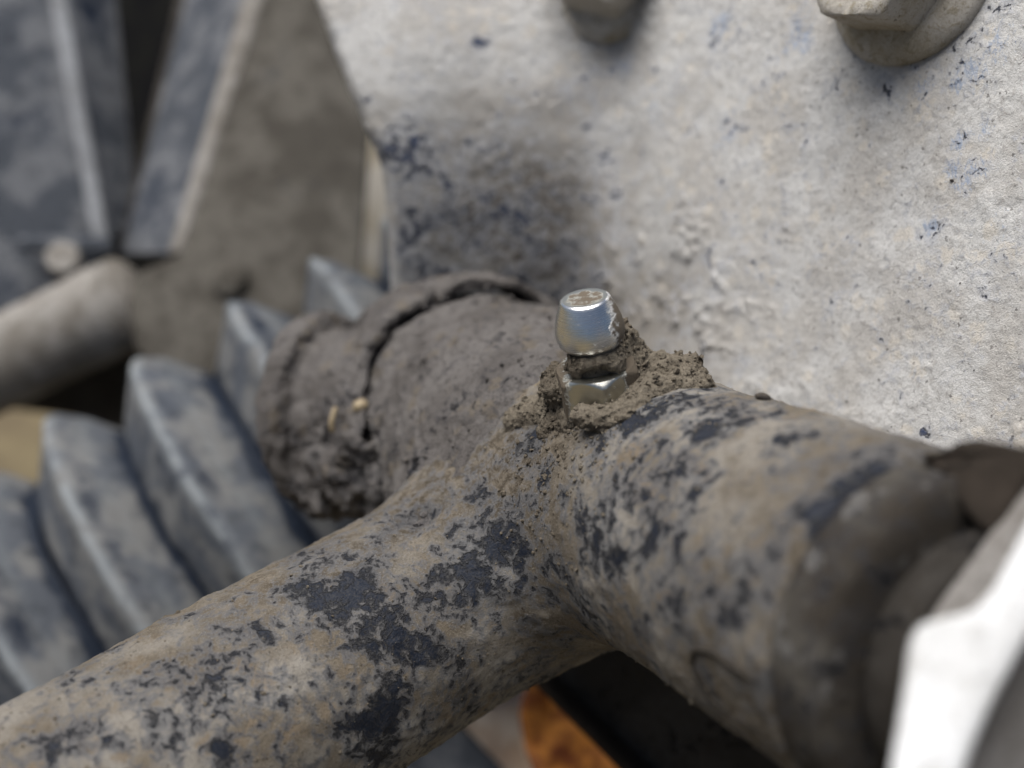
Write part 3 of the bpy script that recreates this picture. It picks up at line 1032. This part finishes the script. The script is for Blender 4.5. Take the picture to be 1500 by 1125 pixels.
# ------------------------------------------------------------------ blurred chassis parts at the upper left
t = thing('chassis_side_plate', 'blurred blue grey dusty chassis plate with a raised rib at the far left', 'chassis plate', P(80, 380, 250))
slab('panel', [(-260, -120, 240), (62, -120, 250), (152, 352, 240), (150, 470, 240), (-260, 520, 236)], 3, M['rearblue'], t)
slab('rib', [(50, -120, 247), (78, -120, 247), (160, 352, 237), (135, 355, 236)], 4, M['rearrib'], t, bevel=1.2)
slab('return_face', [(78, -120, 249), (160, -120, 262), (205, 330, 250), (160, 352, 239)], 3, M['rearblue'], t)
slab('lower_lip', [(20, 345, 234), (160, 345, 236), (165, 372, 236), (25, 366, 234)], 4, M['rearblue'], t, bevel=1)
t = thing('chassis_brace', 'blurred folded brown grey brace with a bright ridge between boot and side plate', 'brace', P(250, 380, 235))
slab('web', [(292, -120, 262), (402, -120, 246), (252, 372, 232), (172, 372, 244)], 3, M['rearblue'], t)
slab('ridge', [(388, -120, 242), (425, -120, 242), (268, 372, 222), (244, 372, 222)], 3, M['rearpale'], t, bevel=1.2)
fl = [(425, -120), (560, -120), (526, 420), (450, 490), (320, 560), (235, 550), (196, 510), (184, 440), (205, 395), (262, 372)]
slab('outer_flange', [(x, y, 242 - (y + 120) / 660 * 26) for x, y in fl], 3, M['rear'], t, bevel=1.2)
v_, f_ = lathe([(0, 3.4), (1.0, 3.3), (1.6, 2.6), (1.8, .1)], 48, P(338, 412, 220.6), unit((-.2, .25, .9)))
mesh_obj('pin_head', v_, f_, M['rear'], t)
slab('edge_lip', [(284, -120, 262), (300, -120, 261), (190, 372, 242), (170, 372, 243)], 3, M['dark'], t, bevel=1)
tag(slab('dark_gap_sheet', [(100, -200, 330), (330, -200, 330), (300, 420, 320), (100, 420, 320)], 3, M['black']), 'black sheet added to paint the shaded gap between side plate and brace', 'backdrop')  # added sheet, its black stands for shade in the gap
# lower tube
a = P(-120, 592, 236); b = P(190, 440, 222)
ax = unit(b - a); L = np.linalg.norm(b - a)
t = thing('rear_link_tube', 'blurred pale dusty link tube running in from the left edge', 'tube', P(40, 580, 230))
v_, f_ = lathe(densify([(-20, 8.5), (L - 6, 8.5), (L, 8.2)], 2.5), 72, a, ax)
mesh_obj('tube', rough_up(v_, .3, .1, 3), f_, M['rearpale'], t)
v_, f_ = hexprism(P(100, 392, 226), unit((.1, .3, .9)), 5.6, 5, .3)
tag(mesh_obj('hex_nut', v_, f_, M['rearpale']), 'small blurred pale nut above the link tube', 'nut')
tag(slab('under_dark_slab', [(-40, 560, 262), (90, 500, 262), (260, 480, 258), (300, 560, 262), (170, 690, 266), (110, 612, 266), (20, 600, 266)], 3, M['dark']), 'dark slab added to fill the dark area between the link tube and the boot', 'panel')  # slab added only to make this area dark
tag(slab('olive_ground_slab', [(515, 150, 288), (640, 150, 288), (640, 520, 282), (515, 520, 282)], 6, M['bolt']), 'blurred olive beige slab added in place of pale ground behind the left edge of the plate', 'ground_patch')  # added slab, stands in for pale ground past the plate edge

# ------------------------------------------------------------------ below the arm
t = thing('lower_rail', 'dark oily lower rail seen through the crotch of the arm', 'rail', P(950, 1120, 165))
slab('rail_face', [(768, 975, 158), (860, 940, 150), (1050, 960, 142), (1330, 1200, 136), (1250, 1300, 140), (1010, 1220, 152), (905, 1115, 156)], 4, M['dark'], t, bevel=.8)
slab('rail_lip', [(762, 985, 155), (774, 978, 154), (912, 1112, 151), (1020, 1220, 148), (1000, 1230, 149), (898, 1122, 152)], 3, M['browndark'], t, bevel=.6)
tag(slab('pale_strip', [(480, 1180, 186), (600, 1030, 186), (655, 1046, 186), (738, 1132, 186), (770, 1260, 186), (520, 1300, 186)], 3, M['rearblue'], bevel=1.), 'pale blue grey metal strip under the arm leg', 'metal strip')


def leaf(name, corners, d, mat, label, curl, seed):
    """a curled dry leaf: midrib line, width profile, cupped section"""
    p0, p1 = [np.array(c, float) for c in corners]
    n_ = 40; m_ = 16
    a = P(*p0, d[0]); b = P(*p1, d[1])
    ax = unit(b - a); L = np.linalg.norm(b - a)
    up = unit(np.array([0, .5, .86]) - ax * (np.array([0, .5, .86]) @ ax))
    sd = np.cross(ax, up)
    V = []
    for i in range(n_):
        s = i / (n_ - 1)
        wd = L * .36 * math.sin(math.pi * min(1, s * .96 + .02)) ** .8
        for j in range(m_):
            e = j / (m_ - 1) * 2 - 1
            z = curl * wd * (e * e) + 1.2 * math.sin(s * 7 + seed) + .8 * math.sin(e * 5 + s * 9 + seed) - (.5 * math.exp(-(e / .08) ** 2))
            V.append(a + ax * s * L + sd * e * wd + up * z)
    V = np.array(V)
    V = rough_up(V, 2.6, .11, seed)
    f = [[i * m_ + j, i * m_ + j + 1, (i + 1) * m_ + j + 1, (i + 1) * m_ + j] for i in range(n_ - 1) for j in range(m_ - 1)]
    o = mesh_obj(name, V, f, mat)
    s = o.modifiers.new('thickness', 'SOLIDIFY'); s.thickness = .0003
    return tag(o, label, 'leaf')


leaf('dry_leaf', ((800, 930), (955, 1200)), (184, 178), M['leaf'], 'orange brown dry leaf below the crotch of the arm', .5, 2)
leaf('pale_dry_leaf', ((690, 940), (790, 1200)), (202, 196), M['leafpale'], 'pale tan dry leaf beside the orange leaf', .35, 5)

# ------------------------------------------------------------------ clevis bracket at the right edge
t = thing('clevis_bracket', 'sunlit white bracket with dark tab at the near end of the pivot tube', 'bracket', P(1400, 1130, 72))
slab('dark_tab', [(1340, 662, 78), (1372, 663, 78), (1414, 637, 77), (1486, 649, 75), (1530, 660, 74), (1490, 720, 73), (1462, 775, 73), (1440, 778, 73.5), (1407, 740, 75), (1379, 693, 77)], 2.0, M['browndark'], t, bevel=.5, sub=1)
slab('grey_cheek', [(1505, 690, 74), (1640, 690, 73), (1600, 900, 70), (1440, 925, 70), (1350, 925, 71), (1385, 868, 72), (1445, 790, 73)], 1.4, M['greyb'], t, bevel=.5, sub=2)
slab('white_face', [(1600, 600, 69), (1500, 785, 66), (1445, 890, 64.5), (1385, 900, 64.5), (1340, 915, 64.5), (1331, 1003, 63), (1298, 1200, 60), (1395, 1200, 60), (1432, 1078, 62), (1510, 930, 64), (1660, 700, 67)], 1.6, M['pale'], t, bevel=.75, sub=2)
slab('side_cheek', [(1415, 1060, 66), (1510, 900, 67), (1700, 900, 72), (1700, 1220, 70), (1390, 1220, 65)], 1.4, M['greyb'], t, bevel=.5)
